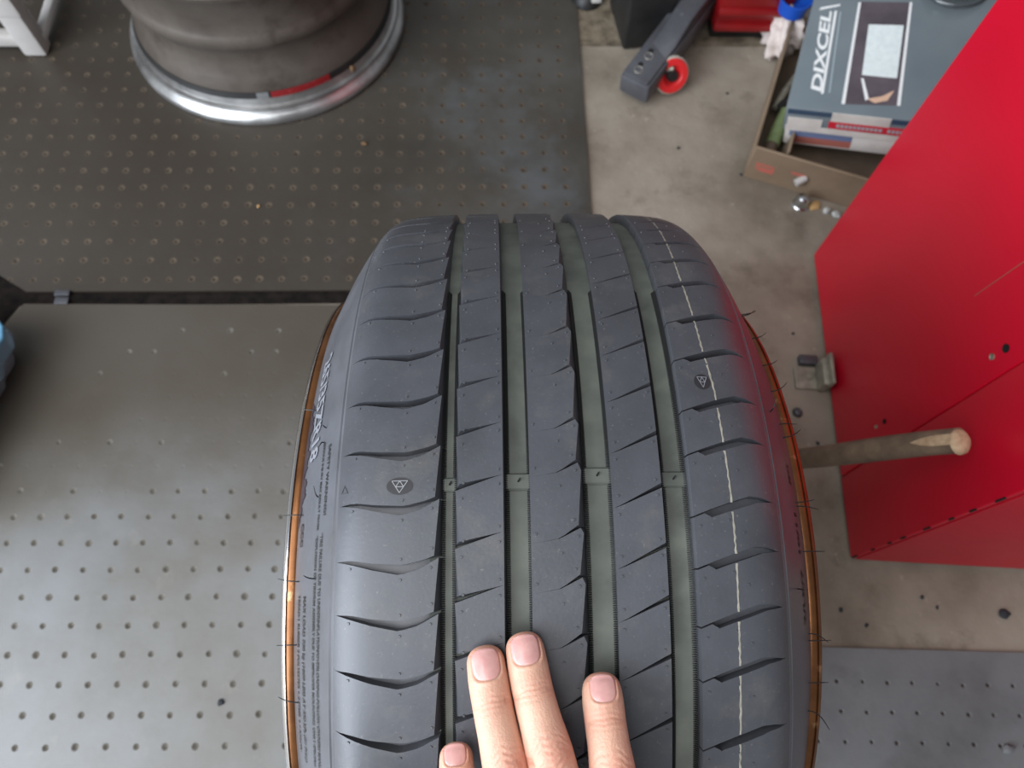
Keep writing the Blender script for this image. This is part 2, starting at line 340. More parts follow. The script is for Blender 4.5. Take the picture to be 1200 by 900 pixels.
def block(V, F, p_lo, p_hi, lo, hi, xL, xR, xLb, xRb, us, ns=5, depth=.0068, ts=None, slope=0):
    """one tread block between two lateral gaps. lo/hi: functions of x giving offset (deg); xL/xR functions of t"""
    base = len(V); ts = ts or [i/ns for i in range(ns+1)]; nt = len(ts); nu = len(us)
    idx = {}
    for j, t in enumerate(ts):
        for i, u in enumerate(us):
            x = xL(t)+(xR(t)-xL(t))*u
            ph = (p_lo+lo(x))*(1-t)+(p_hi+hi(x))*t
            idx[i, j] = len(V); V.append(W(x, D(ph)))
    for j in range(nt-1):
        for i in range(nu-1): F.append((idx[i, j], idx[i+1, j], idx[i+1, j+1], idx[i, j+1]))
    per = [(i, 0) for i in range(nu)]+[(nu-1, j) for j in range(1, nt)]+[(i, nt-1) for i in range(nu-2, -1, -1)]+[(0, j) for j in range(nt-2, 0, -1)]
    bi = []
    for (i, j) in per:
        u = us[i]; t = ts[j]
        x = xL(t)+(xR(t)-xL(t))*u
        ph = (p_lo+lo(x))*(1-t)+(p_hi+hi(x))*t
        if slope and j == 0: ph = p_lo+lo(x)*(1-slope)+hi(x)*slope
        if i == 0: x = xLb
        if i == nu-1: x = xRb
        bi.append(len(V)); V.append(W(x, D(ph), -depth))
    n = len(per)
    for k in range(n):
        k2 = (k+1) % n; F.append((idx[per[k]], bi[k], bi[k2], idx[per[k2]]))
interp = lambda xs, ys: (lambda x: float(np.interp(x, xs, ys)))
# left shoulder ---------------------------------------------------------
LX = [-.1205, -.119, -.112, -.100, -.084, -.073, -.0653]
L_up = interp(LX, [-.66, -.62, -.52, -.83, -.97, -.52, .03])
L_lo = interp([-.1205, -.119, -.108, -.101, -.086, -.0755, -.069, -.065], [-.66, -.70, -1.10, -1.42, -1.90, -1.37, -.70, -.32])
kl = [40.2, 35.78, 30.79, 25.75, 19.99, 14.09, 8.26, 2.65, -2.70, -8.24, -13.32, -18.58, -24.48]
sl = seq(kl)
usL = [0, .02, .08, .15, .22, .3, .38, .46, .54, .62, .68, .74, .80, .86, .92, 1]
tsL = [0, .03, .2, .4, .6, .8, .95, 1]
def ring_pairs(s):
    for i in range(len(s)-1): yield s[i+1], s[i]
    yield s[0]-360, s[-1]       # closing block
def objblocks(name, s, lo, hi, xL, xR, xLb, xRb, us, ts, depth=.0068):
    out = []
    for a, b in ring_pairs(s):
        V = []; F = []
        block(V, F, a, b, lo, hi, xL, xR, xLb, xRb, us, ts=ts, depth=depth)
        # local origin at the block so that its pivot is sensible
        o = mesh(name, V, F, M['rubber'], tyre, 25); out.append(o)
    return out
# the block's far edge is the near side (L_lo) of the groove at b; its near edge is the far side (L_up) of the groove at a
objblocks('shoulder_block', sl, L_up, L_lo, lambda t: -.1222, lambda t: -.0678+.0024*t, -.1222, -.0642, usL, tsL)
# right shoulder ----------------------------------------------------------
R_up = interp([.0712, .081, .092, .104, .111, .117, .1185], [0, .65, 1.32, 1.95, 1.86, 1.55, 1.47])
R_lo = interp([.0712, .0806, .0809, .089, .099, .108, .1165, .1185], [-.16, .46, -.16, .30, .82, 1.30, 1.44, 1.47])
kr = [39.3, 34.06, 28.87, 23.56, 17.35, 11.98, 5.84, 1.12, -5.02, -9.91, -15.27, -20.2, -26.6]
srr = seq(kr)
usR = [0, .06, .12, .1862, .1905, .25, .32, .40, .48, .56, .64, .72, .78, .84, .90, .95, 1]
rsb = objblocks('shoulder_block', srr, R_up, R_lo, lambda t: .0714, lambda t: .1222, .0702, .1222, usR, tsL)
# chamfer ledge in the narrow inner part of each right groove is the carcass itself
# centre ribs -------------------------------------------------------------
def rib(name, s, lo, hi, xL, xR, xLb, xRb, us, ts):
    V = []; F = []
    for a, b in ring_pairs(s): block(V, F, a, b, lo, hi, xL, xR, xLb, xRb, us, ts=ts, depth=.0072, slope=.62)
    return mesh(name, V, F, M['rubber'], tyre, 25)
k2 = [37.1, 31.67, 26.3, 20.3, 14.28, 8.56, 3.15, -2.34, -7.85, -12.76, -17.92, -23.6]
A_lo = interp([-.057, -.0355, -.031], [0, 1.35, 1.6])           # near edge of each slit
A_up = interp([-.057, -.0355, -.031], [.60, 1.42, 1.6])
# block between slit a (below) and slit b (above): near edge = far side of slit a (A_up), far edge = near side of slit b (A_lo)
rib('tread_rib', seq(k2), A_up, A_lo, lambda t: -.0546-.0022*t, lambda t: -.031, -.0570, -.0296, [0, .1, .3, .5, .7, .80, .83, .9, 1], [0, .1, .3, .5, .7, .9, 1])
k3 = [34.0, 28.44, 22.91, 16.69, 11.28, 5.01, .41, -5.95, -10.52, -15.8, -21.3]
B_lo = interp([-.0165, -.0012, .0105], [-1.5, -1.05, -.02])
B_up = interp([-.0165, -.0012, .0105], [-1.5, -1.02, .42])
zig = lambda t: float(np.interp(t, [0, .72, .86, 1], [.0090, .0112, .0116, .0100]))
rib('tread_rib', seq(k3), B_up, B_lo, lambda t: -.0166, zig, -.0158, .0134, [0, .3, .5, .56, .7, .85, .95, 1], [0, .12, .3, .5, .72, .86, .93, 1])
k4 = [36.6, 31.28, 25.9, 19.66, 14.54, 8.75, 3.19, -2.22, -7.94, -12.73, -17.99, -23.77]
C_lo = interp([.028, .0336, .0553], [-2.0, -1.66, -.02])
C_up = interp([.028, .0336, .0553], [-2.0, -1.56, .46])
rib('tread_rib', seq(k4), C_up, C_lo, lambda t: .0280, lambda t: .0552, .0286, .0566, [0, .1, .2, .22, .4, .6, .8, 1], [0, .1, .3, .5, .7, .9, 1])
# wear indicators -----------------------------------------------------------
for (xa, xb, p0, p1) in [(-.0640, -.0566, -.75, -2.15), (-.0296, -.0156, -.42, -2.05), (.0132, .0288, .10, -1.55), (.0564, .0704, -.36, -1.92)]:
    V = []; F = []
    ph = [p0+.10, p0, p0-.12, (p0+p1)/2, p1+.12, p1, p1-.10]; hh = [-GD, -GD+.0012, -GD+.0018, -GD+.0018, -GD+.0018, -GD+.0010, -GD]
    for q, h in zip(ph, hh):
        V += [W(xa, D(q), h), W(xb, D(q), h)]
    for i in range(len(ph)-1): F.append((2*i, 2*i+1, 2*i+3, 2*i+2))
    o = mesh('wear_indicator', V, F, M['groove'], tyre, 30)
    xm = (xa+xb)/2; q = (p0+p1)/2
    a = Vector(W(xm, D(q), -GD+.0016)); n = Vector((0, math.sin(D(q)), math.cos(D(q))))
    tube('pin', [a, a+n*.0012+Vector((.0004, .0006, 0)), a+n*.002+Vector((.001, .0016, 0))], [.0006, .0005, .0003], M['hair'], o, 6)
# fine comb teeth at the groove feet, shadow painted into their colour ---------------------------------------
V = []; F = []
def tooth(x0, x1, ph, hb):
    w = .00026/R; b = len(V)
    for (x, h) in ((x0, -GD-.0012), (x0, hb), (x1, -GD+.0005), (x1, -GD-.0012)):
        for s in (-1, 1): V.append(W(x, ph+s*w, h))
    F.extend([(b, b+1, b+3, b+2), (b+2, b+3, b+5, b+4), (b+4, b+5, b+7, b+6), (b, b+2, b+4, b+6), (b+1, b+7, b+5, b+3)])
for (x0, x1) in [(-.0644, -.0622), (-.0566, -.0586), (-.0298, -.0274), (-.0157, -.0178), (.0132, .0156), (.0287, .0266), (.0564, .0588), (.0704, .0680)]:
    ph = D(-42)
    while ph < D(24):
        tooth(x0, x1, ph, -GD+.0034); ph += .00120/R
o = mesh('groove_teeth', V, F, M['tick_shade'], tyre); o['kind'] = 'stuff'; o['label'] = 'fine comb teeth along the feet of the long grooves, coloured as rubber in shadow'
# moulding pips on the blocks ------------------------------------------------
V = []; F = []
def pip(x, ph, r=.0008):
    b = len(V); n = 8
    for k in range(n): V.append(W(x+r*math.cos(2*PI*k/n), ph+r*math.sin(2*PI*k/n)/R, .00002))
    for k in range(n): V.append(W(x+.8*r*math.cos(2*PI*k/n), ph+.8*r*math.sin(2*PI*k/n)/R, .0005))
    for k in range(n): F.append((b+k, b+(k+1) % n, b+n+(k+1) % n, b+n+k))
    F.append(tuple(range(b+n, b+2*n)))
vis = lambda s: [q for q in s if -45 < (q+180) % 360-180 < 45]
for q in vis(sl):
    for x, d in ((-.0855, -2.35), (-.0855, -.45), (-.0695, -1.25), (-.0690, .55), (-.113, -1.3)): pip(x, D(q+d))
for q in vis(seq(k2)):
    for x, d in ((-.0535, -.75), (-.0525, .75), (-.0335, .65), (-.0335, 2.1)): pip(x, D(q+d))
for q in vis(seq(k3)):
    for x, d in ((.0065, .70), (.0085, -.85), (-.0140, -.6), (-.0005, -2.4)): pip(x, D(q+d))
for q in vis(seq(k4)):
    for x, d in ((.0525, -.75), (.0520, .75), (.0310, -2.6), (.0310, -.8)): pip(x, D(q+d))
for q in vis(srr):
    for x, d in ((.0745, -.95), (.0905, -.4), (.0985, -1.6)): pip(x, D(q+d), .0007)
o = mesh('mould_pip', V, F, M['rubber'], tyre); o['kind'] = 'stuff'; o['label'] = 'tiny round moulding pips on the tread'
# white paint stripe on right shoulder ------------------------------------------
wl = interp([-60, -26, -19.6, -14.2, -8.8, -3.1, 1.2, 8.3, 13.8, 26, 40, 60], [.0911, .0913, .0915, .0919, .0928, .0932, .0929, .0925, .0901, .0881, .0895, .090])
for a, b in ring_pairs(srr):
    if not (-50 < b < 62): continue
    V = []; F = []; n = 10
    for i in range(n+1):
        x = .0915
        pa = a+R_up(x); pb = b+R_lo(x); ph = pa+.02+(pb-pa-.04)*i/n; x = wl(ph)+.0002*math.sin(ph*7); wv = .00052*(1+.25*math.sin(ph*5)+.15*math.sin(ph*13))
        V += [W(x-wv, D(ph), .00012), W(x, D(ph), .0002), W(x+wv, D(ph), .00012)]
    for i in range(n): F += [(3*i, 3*i+1, 3*i+4, 3*i+3), (3*i+1, 3*i+2, 3*i+5, 3*i+4)]
    mesh('paint_stripe', V, F, M['white_paint'], tyre, 60)
# oval emblems on the shoulders ------------------------------------------------
def emblem(x0, p0, rx, ry, lw, fade, name='emblem'):
    V = [W(x0, D(p0), .0003)]; F = []; n = 40
    for k in range(n):
        a = 2*PI*k/n; V.append(W(x0+rx*math.cos(a), D(p0)+ry*math.sin(a)/R, .00025))
    for k in range(n): F.append((0, 1+k, 1+(k+1) % n))
    e = mesh(name, V, F, M['emblem'], tyre, 60)
    V = []; F = []
    def seg(p, q):
        p = Vector(p); q = Vector(q); d = (q-p).normalized(); m_ = Vector((-d.y, d.x))*lw
        b = len(V)
        for k in range(5):
            c = p+(q-p)*k/4
            for s in (-1, 1): V.append(W(x0+(c+m_*s).x, D(p0)+(c+m_*s).y/R, .00055))
        for k in range(4): F.append((b+2*k, b+2*k+1, b+2*k+3, b+2*k+2))
    h = ry*.78; w_ = rx*.60
    A, B, Cc = (-w_, h*.75), (w_, h*.75), (0, -h)
    seg(A, B); seg(B, Cc); seg(Cc, A)
    mAB, mBC, mCA = (0, h*.75), (w_/2, -h*.12), (-w_/2, -h*.12)
    seg(mAB, mBC); seg(mBC, mCA); seg(mCA, mAB)
    mesh('triangle_mark', V, F, M['emblem_line'] if not fade else M['bigletters'], e)
emblem(-.0871, -1.73, .0072, .0048, .00021, False)
emblem(.0862, 9.33, .0048, .0052, .00022, True)
# sidewall writing ------------------------------------------------------------
def wall_text(s, side, phi0, r0, size, m, length=None, lift=.0004, bold=0, mirror=False):
    V, F = text_mesh(s, size, bold or size*.035)
    if not len(V): return
    w_ = V[:, 0].max()
    k = (length/w_) if length else 1
    out = []
    for v in V:
        r = r0+v[1]*.80; ph = D(phi0)+side*v[0]*k/r0
        x = swx(r)+lift; out.append((side*x, (r+lift*.5)*math.sin(ph), (r+lift*.5)*math.cos(ph)))
    mesh('sidewall_lettering', out, F, m, tyre)
wall_text('265/35ZR18', -1, 21.5, .2640, .0225, M['bigletters'], .079, .0006, .0006)
wall_text('SAFETY WARNING!', -1, 4.6, .2925, .0040, M['letters'], .0425)
wall_text('SERIOUS INJURY MAY RESULT FROM:', -1, 5.4, .2850, .0036, M['letters'], .053)
wall_text('*TIRE FAILURE DUE TO UNDERINFLATION/OVERLOADING-FOLLOW OWNERS MANUAL', -1, -5.6, .2905, .0042, M['letters'], .134)
wall_text('*EXPLOSION OF TIRE/RIM ASSEMBLY DUE TO IMPROPER MOUNTING. ONLY SPECIALLY', -1, -5.8, .2843, .0042, M['letters'], .132)
wall_text('MAX LOAD 730 kg (1609 LBS) AT 350 kPa (51 P.S.I.)', -1, -12.8, .2690, .0058, M['letters'], .097)
wall_text('TREAD:1 RUBBER 2 POLYESTER + 2 STEEL + 1 NYLON', -1, -12.9, .2585, .0056, M['letters'], .093)
wall_text('CCC', -1, -3.6, .2570, .0085, M['letters'], .014)
wall_text('M+S', 1, 0.2, .2700, .0090, M['letters'], .013)
wall_text('10/11', 1, -9.0, .2690, .0090, M['letters'], .026)
wall_text('2/LE/7', 1, -17.2, .2690, .0090, M['letters'], .032)
# dark mounting paste smeared along the left bead
V = []; F = []; n = 60
for i in range(n+1):
    ph = 16-20*i/n; w_ = .0075+.0022*math.sin(ph*1.3)+.0018*math.sin(ph*3.1+1)+.0010*math.sin(ph*7.7)
    w_ *= min(1, (i+1)/8, (n-i+.5)/10)
    for k in range(4):
        r = .2500+w_*k/3; x = swx(r)+.00035; V.append((-x, (r+.0002)*math.sin(D(ph)), (r+.0002)*math.cos(D(ph))))
for i in range(n):
    for k in range(3): F.append((4*i+k, 4*i+k+1, 4*i+k+5, 4*i+k+4))
mesh('mounting_paste', V, F, M['paste'], tyre, 60)
# small triangle mark at the shoulder edge
V = []; F = []
T3 = [(-.0022, -.0022), (.0022, -.0022), (0, .0026)]
for i in range(3):
    p = np.array(T3[i]); q = np.array(T3[(i+1) % 3]); b = len(V)
    for c in (p, q, q*.72, p*.72): V.append(W(-.1185+c[0], D(-1.7)+c[1]/R, .0003))
    F.append((b, b+1, b+2, b+3))
mesh('wear_mark', V, F, M['letters'], tyre)
# hair-like moulding spews ---------------------------------------------------
def hair(side, ph, r, length, curl=0.0, out=1.0):
    p = []
    for k in range(6):
        t = k/5; rr = r+length*t*(1-out)*.8; x = swx(min(r, .3))+length*t*out
        p.append((side*x, rr*math.sin(D(ph)+curl*t*t/r*length*1.5), rr*math.cos(D(ph)+curl*t*t/r*length*1.5)+.0006*math.sin(5*t)))
    tube('rubber_hair', p, [.0004, .0004, .0004, .00035, .0003, .0002], M['hair'], tyre, 5)
for (ph, r, l, cu_, ou) in [(13.0, .262, .010, .1, 1), (7.5, .285, .008, .15, .4), (5.6, .284, .007, -.4, .3), (-1.2, .283, .008, .5, .3), (-2.4, .258, .013, 0, 1), (-11.2, .258, .013, .1, 1), (-10.6, .284, .014, .1, .3), (-19.5, .256, .012, 0, 1), (-27, .258, .012, .2, 1)]:
    hair(-1, ph, r, l, cu_, ou)
for (ph, r, l, cu_, ou) in [(29, .276, .012, .5, 1), (27.5, .282, .012, .3, 1), (25, .27, .012, .4, 1), (20, .266, .012, .3, 1), (15, .266, .013, .4, 1), (9.5, .266, .012, 0, 1), (7.6, .264, .013, .3, 1), (8.6, .29, .010, .2, .2), (-1.6, .260, .012, .1, 1), (-2.2, .262, .014, -.1, 1), (-8.2, .258, .014, 0, 1), (-12.5, .287, .009, 0, .2), (-19.0, .258, .012, -.3, 1), (-19.8, .260, .014, 0, 1), (-25.4, .260, .012, 0, 1), (-29, .262, .014, -.6, 1)]:
    hair(1, ph, r, l, cu_, ou)
# rim ---------------------------------------------------------------------------
rp = [(-.1664, .2375), (-.1664, .2425), (-.1652, .2462), (-.1620, .2483), (-.1585, .2480), (-.1548, .2455), (-.1530, .2410), (-.1525, .2300), (-.120, .2275), (-.112, .212), (-.02, .205), (.06, .205), (.112, .215), (.120, .2275), (.1525, .2300), (.1530, .2410), (.1548, .2455), (.1585, .2480), (.1620, .2483), (.1652, .2462), (.1664, .2425), (.1664, .2375), (.160, .2360), (.155, .224), (.118, .220), (.108, .206), (.05, .199), (-.02, .199), (-.108, .206), (-.118, .220), (-.155, .224), (-.160, .2360)]
rim = lathe('rim', rp, 'x', M['bronze'], wheel, 192, closed=True, smooth=50)
for s in (-1, 1):
    lathe('polished_edge', [(s*.1640, .2482), (s*.1662, .2468), (s*.1676, .2440), (s*.1676, .2390), (s*.1640, .2390)], 'x', M['polished'] if s < 0 else M['bronze'], rim, 160, closed=True)
hub = lathe('wheel_disc', [(.05, .0), (.05, .075), (.03, .085), (.03, .2), (.02, .2), (.02, .08), (.03, .07), (.03, 0)], 'x', M['bronze'], wheel, 64, smooth=35)
for k in range(5):
    a = 2*PI*k/5; V, F = [], []
    bm = box_bm((.03, -.022, .06), (.055, .022, .2), .004); bmesh.ops.rotate(bm, verts=bm.verts, cent=(0, 0, 0), matrix=Matrix.Rotation(a, 3, 'X'))
    bmobj('spoke', bm, M['bronze'], wheel, 40)

# ================================================================== HAND
def catmull(P, n):
    P = [np.array(p, float) for p in P]; P = [2*P[0]-P[1]]+P+[2*P[-1]-P[-2]]; out = []
    for i in range(1, len(P)-2):
        for k in range(n):
            t = k/n; a, b, c, d = P[i-1:i+3]
            out.append(.5*((2*b)+(-a+c)*t+(2*a-5*b+4*c-d)*t*t+(-a+3*b-3*c+d)*t**3))
    out.append(P[-2]); return np.array(out)
mmv = lambda *a: np.array(a)/1000
# joints: base (palm end), knuckle MCP, PIP, DIP, fingertip centre; widths in mm
FN = {
 'ring':   dict(J=[mmv(16, -205, 619), mmv(13.5, -188, 627), mmv(3.8, -146, 635.0), mmv(-2.2, -119, 635.2), mmv(-6.6, -91.5, 633.5)], w=[12.2, 12.0, 11.2, 10.3, 10.1]),
 'middle': dict(J=[mmv(34, -204, 621), mmv(36.5, -186, 629), mmv(25.2, -142, 638.0), mmv(18.0, -114, 637.0), mmv(13.2, -85.5, 635.0)], w=[12.6, 12.4, 11.8, 10.5, 10.2]),
 'index':  dict(J=[mmv(58, -205, 619), mmv(58.5, -187, 627), mmv(55.2, -150, 636), mmv(53.4, -128, 634.5), mmv(52.4, -105.2, 632.0)], w=[12.2, 12.0, 11.4, 10.5, 10.3]),
 'pinky':  dict(J=[mmv(-4, -222, 614), mmv(-7, -206, 620), mmv(-15, -177, 627), mmv(-19, -158, 623), mmv(-21.2, -136.6, 617.5)], w=[10.8, 10.4, 9.8, 9.2, 8.8]),
 'thumb':  dict(J=[mmv(52, -262, 604), mmv(66, -252, 600), mmv(92, -232, 596), mmv(99, -208, 596), mmv(101, -182, 595)], w=[15, 13.5, 12.0, 10.6, 9.6]),
}
SH = [([], []), ([], [])]; GRP = 0
def loft(cent, wid, hei, n=20, upv=(0, 0, 1)):
    hV, hF = SH[GRP]; b = len(hV); k = len(cent); up0 = np.array(upv, float)
    for i in range(k):
        t = cent[min(i+1, k-1)]-cent[max(i-1, 0)]; t /= np.linalg.norm(t)
        s = np.cross(t, up0); s /= np.linalg.norm(s); u = np.cross(s, t)
        for j in range(n):
            q = 2*PI*j/n; hV.append(cent[i]+wid[i]*math.cos(q)*s+hei[i]*math.sin(q)*u)
    for i in range(k-1):
        for j in range(n): hF.append((b+i*n+j, b+(i+1)*n+j, b+(i+1)*n+(j+1) % n, b+i*n+(j+1) % n))
    hF.append(tuple(b+j for j in range(n))); hF.append(tuple(b+(k-1)*n+j for j in range(n))[::-1])
PATH = {}
for nm, f in FN.items():
    J = f['J']; cen = catmull(J, 16); nseg = len(cen)
    # arclength from the tip
    d = np.r_[0, np.cumsum(np.linalg.norm(np.diff(cen, axis=0), axis=1))]; tot = d[-1]
    jd = [d[16*i] for i in range(5)]
    wk = f['w']
    # width profile with bulges at the joints, slim between them
    xs = [jd[0], jd[1], (jd[1]+jd[2])/2, jd[2], (jd[2]+jd[3])/2, jd[3], (jd[3]*.6+jd[4]*.4), jd[4]-wk[4]/1000*.75]
    ws = [wk[0], wk[1], (wk[1]+wk[2])/2*.96, wk[2], (wk[2]+wk[3])/2*.955, wk[3]*.985, wk[4]*1.02, wk[4]*.97]
    w_ = np.interp(d, xs, ws)/1000
    tipr = wk[4]/1000*.97
    # extend past the tip centre as a dome: the last joint is the very tip
    for i in range(nseg):
        back = tot-d[i]
        if back < tipr*.95: w_[i] = tipr*math.sqrt(max(1-(1-back/(tipr*.95))**2, .02))
    # resample finely near the tip
    dd = np.r_[np.linspace(0, tot-tipr, 40), tot-tipr+tipr*np.sin(np.linspace(0, PI/2, 12))[1:]]
    cc = np.stack([np.interp(dd, d, cen[:, k]) for k in range(3)], 1)
    back = tot-dd; ww = np.interp(dd, xs, ws)/1000
    dome = np.clip(1-np.clip(1-back/(tipr*.95), 0, 1)**2.3, .003, 1)**(1/2.3); ww = np.where(back < tipr, ww*dome, ww)
    hh = ww*np.interp(back, [0, tipr*.5, .02, .05, .1], [.74, .82, .86, .90, .95])
    GRP = 1 if nm == 'middle' else 0; loft(cc, ww, hh); PATH[nm] = (cc, ww, hh, back, dd, [tot-j for j in jd])
# palm and forearm
GRP = 0
def slab(rows):
    cent = np.array([r[0] for r in rows])/1000; loft(cent, np.array([r[1] for r in rows])/1000, np.array([r[2] for r in rows])/1000, 28)
slab([((27, -180, 626), 24, 7), ((27, -188, 626), 36, 12), ((26, -200, 622), 42, 14), ((28, -222, 615), 43.5, 15.5), ((31, -246, 606), 41, 16.5), ((34, -266, 600), 35, 17), ((36, -284, 596), 30, 17), ((37, -305, 592), 28.5, 18.5), ((38, -350, 586), 31, 22), ((40, -420, 578), 36, 28), ((42, -480, 572), 39, 31)])
sbm = bmesh.new()
for hV, hF in SH:
    hm = bpy.data.meshes.new('hand_raw'); hm.from_pydata([tuple(v) for v in hV], [], hF); hm.update()
    bm = bmesh.new(); bm.from_mesh(hm); bmesh.ops.recalc_face_normals(bm, faces=bm.faces); bm.to_mesh(hm); bm.free()
    ho = link('hand_raw', hm)
    md = ho.modifiers.new('r', 'REMESH'); md.mode = 'VOXEL'; md.voxel_size = .00075
    md = ho.modifiers.new('s', 'SMOOTH'); md.factor = .5; md.iterations = 8
    dg = bpy.context.evaluated_depsgraph_get(); dg.update()
    sk = bpy.data.meshes.new_from_object(ho.evaluated_get(dg)); bpy.data.objects.remove(ho)
    sbm.from_mesh(sk)
sk = bpy.data.meshes.new('hand'); sbm.to_mesh(sk); sbm.free()
co = np.empty(len(sk.vertices)*3); sk.vertices.foreach_get('co', co); co = co.reshape(-1, 3)
nr = np.empty(len(sk.vertices)*3); sk.vertices.foreach_get('normal', nr); nr = nr.reshape(-1, 3)
disp = np.zeros(len(co)); flush = np.zeros(len(co))
NAIL = {'ring': (.0069, .0030, .0178), 'middle': (.0071, .0028, .0172), 'index': (.0063, .0026, .0152), 'pinky': (.0054, .0024, .0125)}
for nm in ('ring', 'middle', 'index', 'pinky'):
    cc, ww, hh, back, dd, jb = PATH[nm]
    sel = np.where((co[:, 1] > -.2))[0]
    P = co[sel]; d2 = ((P[:, None, :]-cc[None])**2).sum(2); k = d2.argmin(1); dist = np.sqrt(d2.min(1))
    near = dist < ww[k]*1.35+.001
    t = np.gradient(cc, axis=0); t /= np.linalg.norm(t, axis=1)[:, None]
    s = np.cross(t, [0, 0, 1]); s /= np.linalg.norm(s, axis=1)[:, None]; u = np.cross(s, t)
    rel = P-cc[k]; lat = (rel*s[k]).sum(1); upn = (rel*u[k]).sum(1); along = back[k]-(rel*t[k]).sum(1)
    dors = np.clip((upn/hh[k]-.15)/.5, 0, 1)*near
    g = np.zeros(len(sel)); fl = np.zeros(len(sel))
    dip, pip_ = jb[3], jb[2]
    wv = .0008*np.sin(lat*700+ord(nm[0]) % 7)
    for (o_, dep, wd_, bow) in [(-.0032, .00030, .0007, 18), (-.0008, .00060, .0008, 8), (.0018, .00040, .0007, -10), (.0046, .00022, .0007, -16)]:
        g -= dep*np.exp(-((along-dip-o_-bow*lat**2+wv*.4)/wd_)**2)
    for (o_, dep, wd_, bow) in [(-.0090, .00030, .0008, 45), (-.0060, .00050, .0009, 40), (-.0030, .00062, .0009, 22), (.0000, .00040, .0008, 0), (.0030, .00062, .0009, -22), (.0062, .00045, .0009, -40), (.0092, .00028, .0008, -50)]:
        g -= dep*np.exp(-((along-pip_-o_-bow*lat**2+wv)/wd_)**2)
    g += .0007*np.exp(-((along-pip_)/.0085)**2-(lat/.0065)**2)     # knuckle pad
    g += .0003*np.exp(-((along-dip)/.006)**2-(lat/.006)**2)
    nw, n0, n1 = NAIL[nm]
    e = ((np.abs(lat)/nw)**3.2+(np.abs(along-(n0+n1)/2)/((n1-n0)/2))**3.2)**(1/3.2)
    inside = np.clip((1.06-e)/.12, 0, 1)
    g -= .0008*inside                                                # nail bed
    foldw = np.exp(-((e-1.14)/.10)**2)*(along > n0+.002)
    g += .00045*foldw
    disp[sel] += g*dors
    rd = np.exp(-((along-pip_)/.009)**2)*.9+np.exp(-((along-dip)/.006)**2)*.5+.75*np.clip((.012-along)/.010, 0, 1)+.35*foldw
    flush[sel] = np.maximum(flush[sel], np.clip(rd, 0, 1)*near)
co2 = co+nr*disp[:, None]
sk.vertices.foreach_set('co', co2.ravel()); sk.update()
at_ = sk.attributes.new('flush', 'FLOAT', 'POINT'); at_.data.foreach_set('value', flush.astype(np.float32))
for p in sk.polygons: p.use_smooth = True
m = mat('skin', [srgb(204, 158, 135), srgb(217, 172, 147)], .50, scale=60, detail=5, bump=.22, bscale=900, subsurf=.25)
nt = m.node_tree; b = nt.nodes['Principled BSDF']
a_ = nt.nodes.new('ShaderNodeAttribute'); a_.attribute_name = 'flush'
mx = nt.nodes.new('ShaderNodeMix'); mx.data_type = 'RGBA'; mx.inputs[7].default_value = srgb(214, 140, 118)
mm_ = nt.nodes.new('ShaderNodeMath'); mm_.operation = 'MULTIPLY'; mm_.inputs[1].default_value = .55
nt.links.new(a_.outputs['Fac'], mm_.inputs[0]); nt.links.new(mm_.outputs[0], mx.inputs[0])
nt.links.new(b.inputs['Base Color'].links[0].from_socket, mx.inputs[6]); nt.links.new(mx.outputs[2], b.inputs['Base Color'])
M['skin'] = m
M['nail'] = mat('nail', [srgb(206, 150, 144), srgb(218, 164, 156)], .24, scale=150, coat=.4, subsurf=.15)
sk.name = 'hand'
hand = tag(link('hand', sk, M['skin']), 'left hand pressing three straight fingers onto the tyre tread', 'hand')
for nm in ('ring', 'middle', 'index', 'pinky'):
    cc, ww, hh, back, dd, jb = PATH[nm]; nw, n0, n1 = NAIL[nm]
    V = []; F = []; na, nl = 13, 14
    o_ = np.argsort(back); bk = back[o_]
    for i in range(nl):
        v = i/(nl-1); al = n0-.0006+(n1-n0+.0006)*v
        c = np.array([np.interp(al, bk, cc[o_, k]) for k in range(3)]); w_ = np.interp(max(al, .0080), bk, ww[o_]); h_ = np.interp(max(al, .0040), bk, hh[o_])
        c2 = np.array([np.interp(al+.002, bk, cc[o_, k]) for k in range(3)]); t = c-c2; t /= np.linalg.norm(t)
        s = np.cross(t, [0, 0, 1]); s /= np.linalg.norm(s); u = np.cross(s, t)
        shape = max(.03, 1-abs(2*v-1)**(3.6 if v < .5 else 2.8))**(1/(3.0 if v < .5 else 2.5))
        for j in range(na):
            a = (j/(na-1)*2-1); x = a*nw*shape
            z = h_*math.sqrt(max(1-(x/(w_*1.03))**2, .05))-.00060-.0003*max(0, (v-.8)/.2)
            V.append(c+s*x+u*z)
    for i in range(nl-1):
        for j in range(na-1): F.append((i*na+j, i*na+j+1, (i+1)*na+j+1, (i+1)*na+j))
    o = mesh('fingernail', V, F, M['nail'], hand, 60)
    sm = o.modifiers.new('th', 'SOLIDIFY'); sm.thickness = .0006; sm.offset = 0

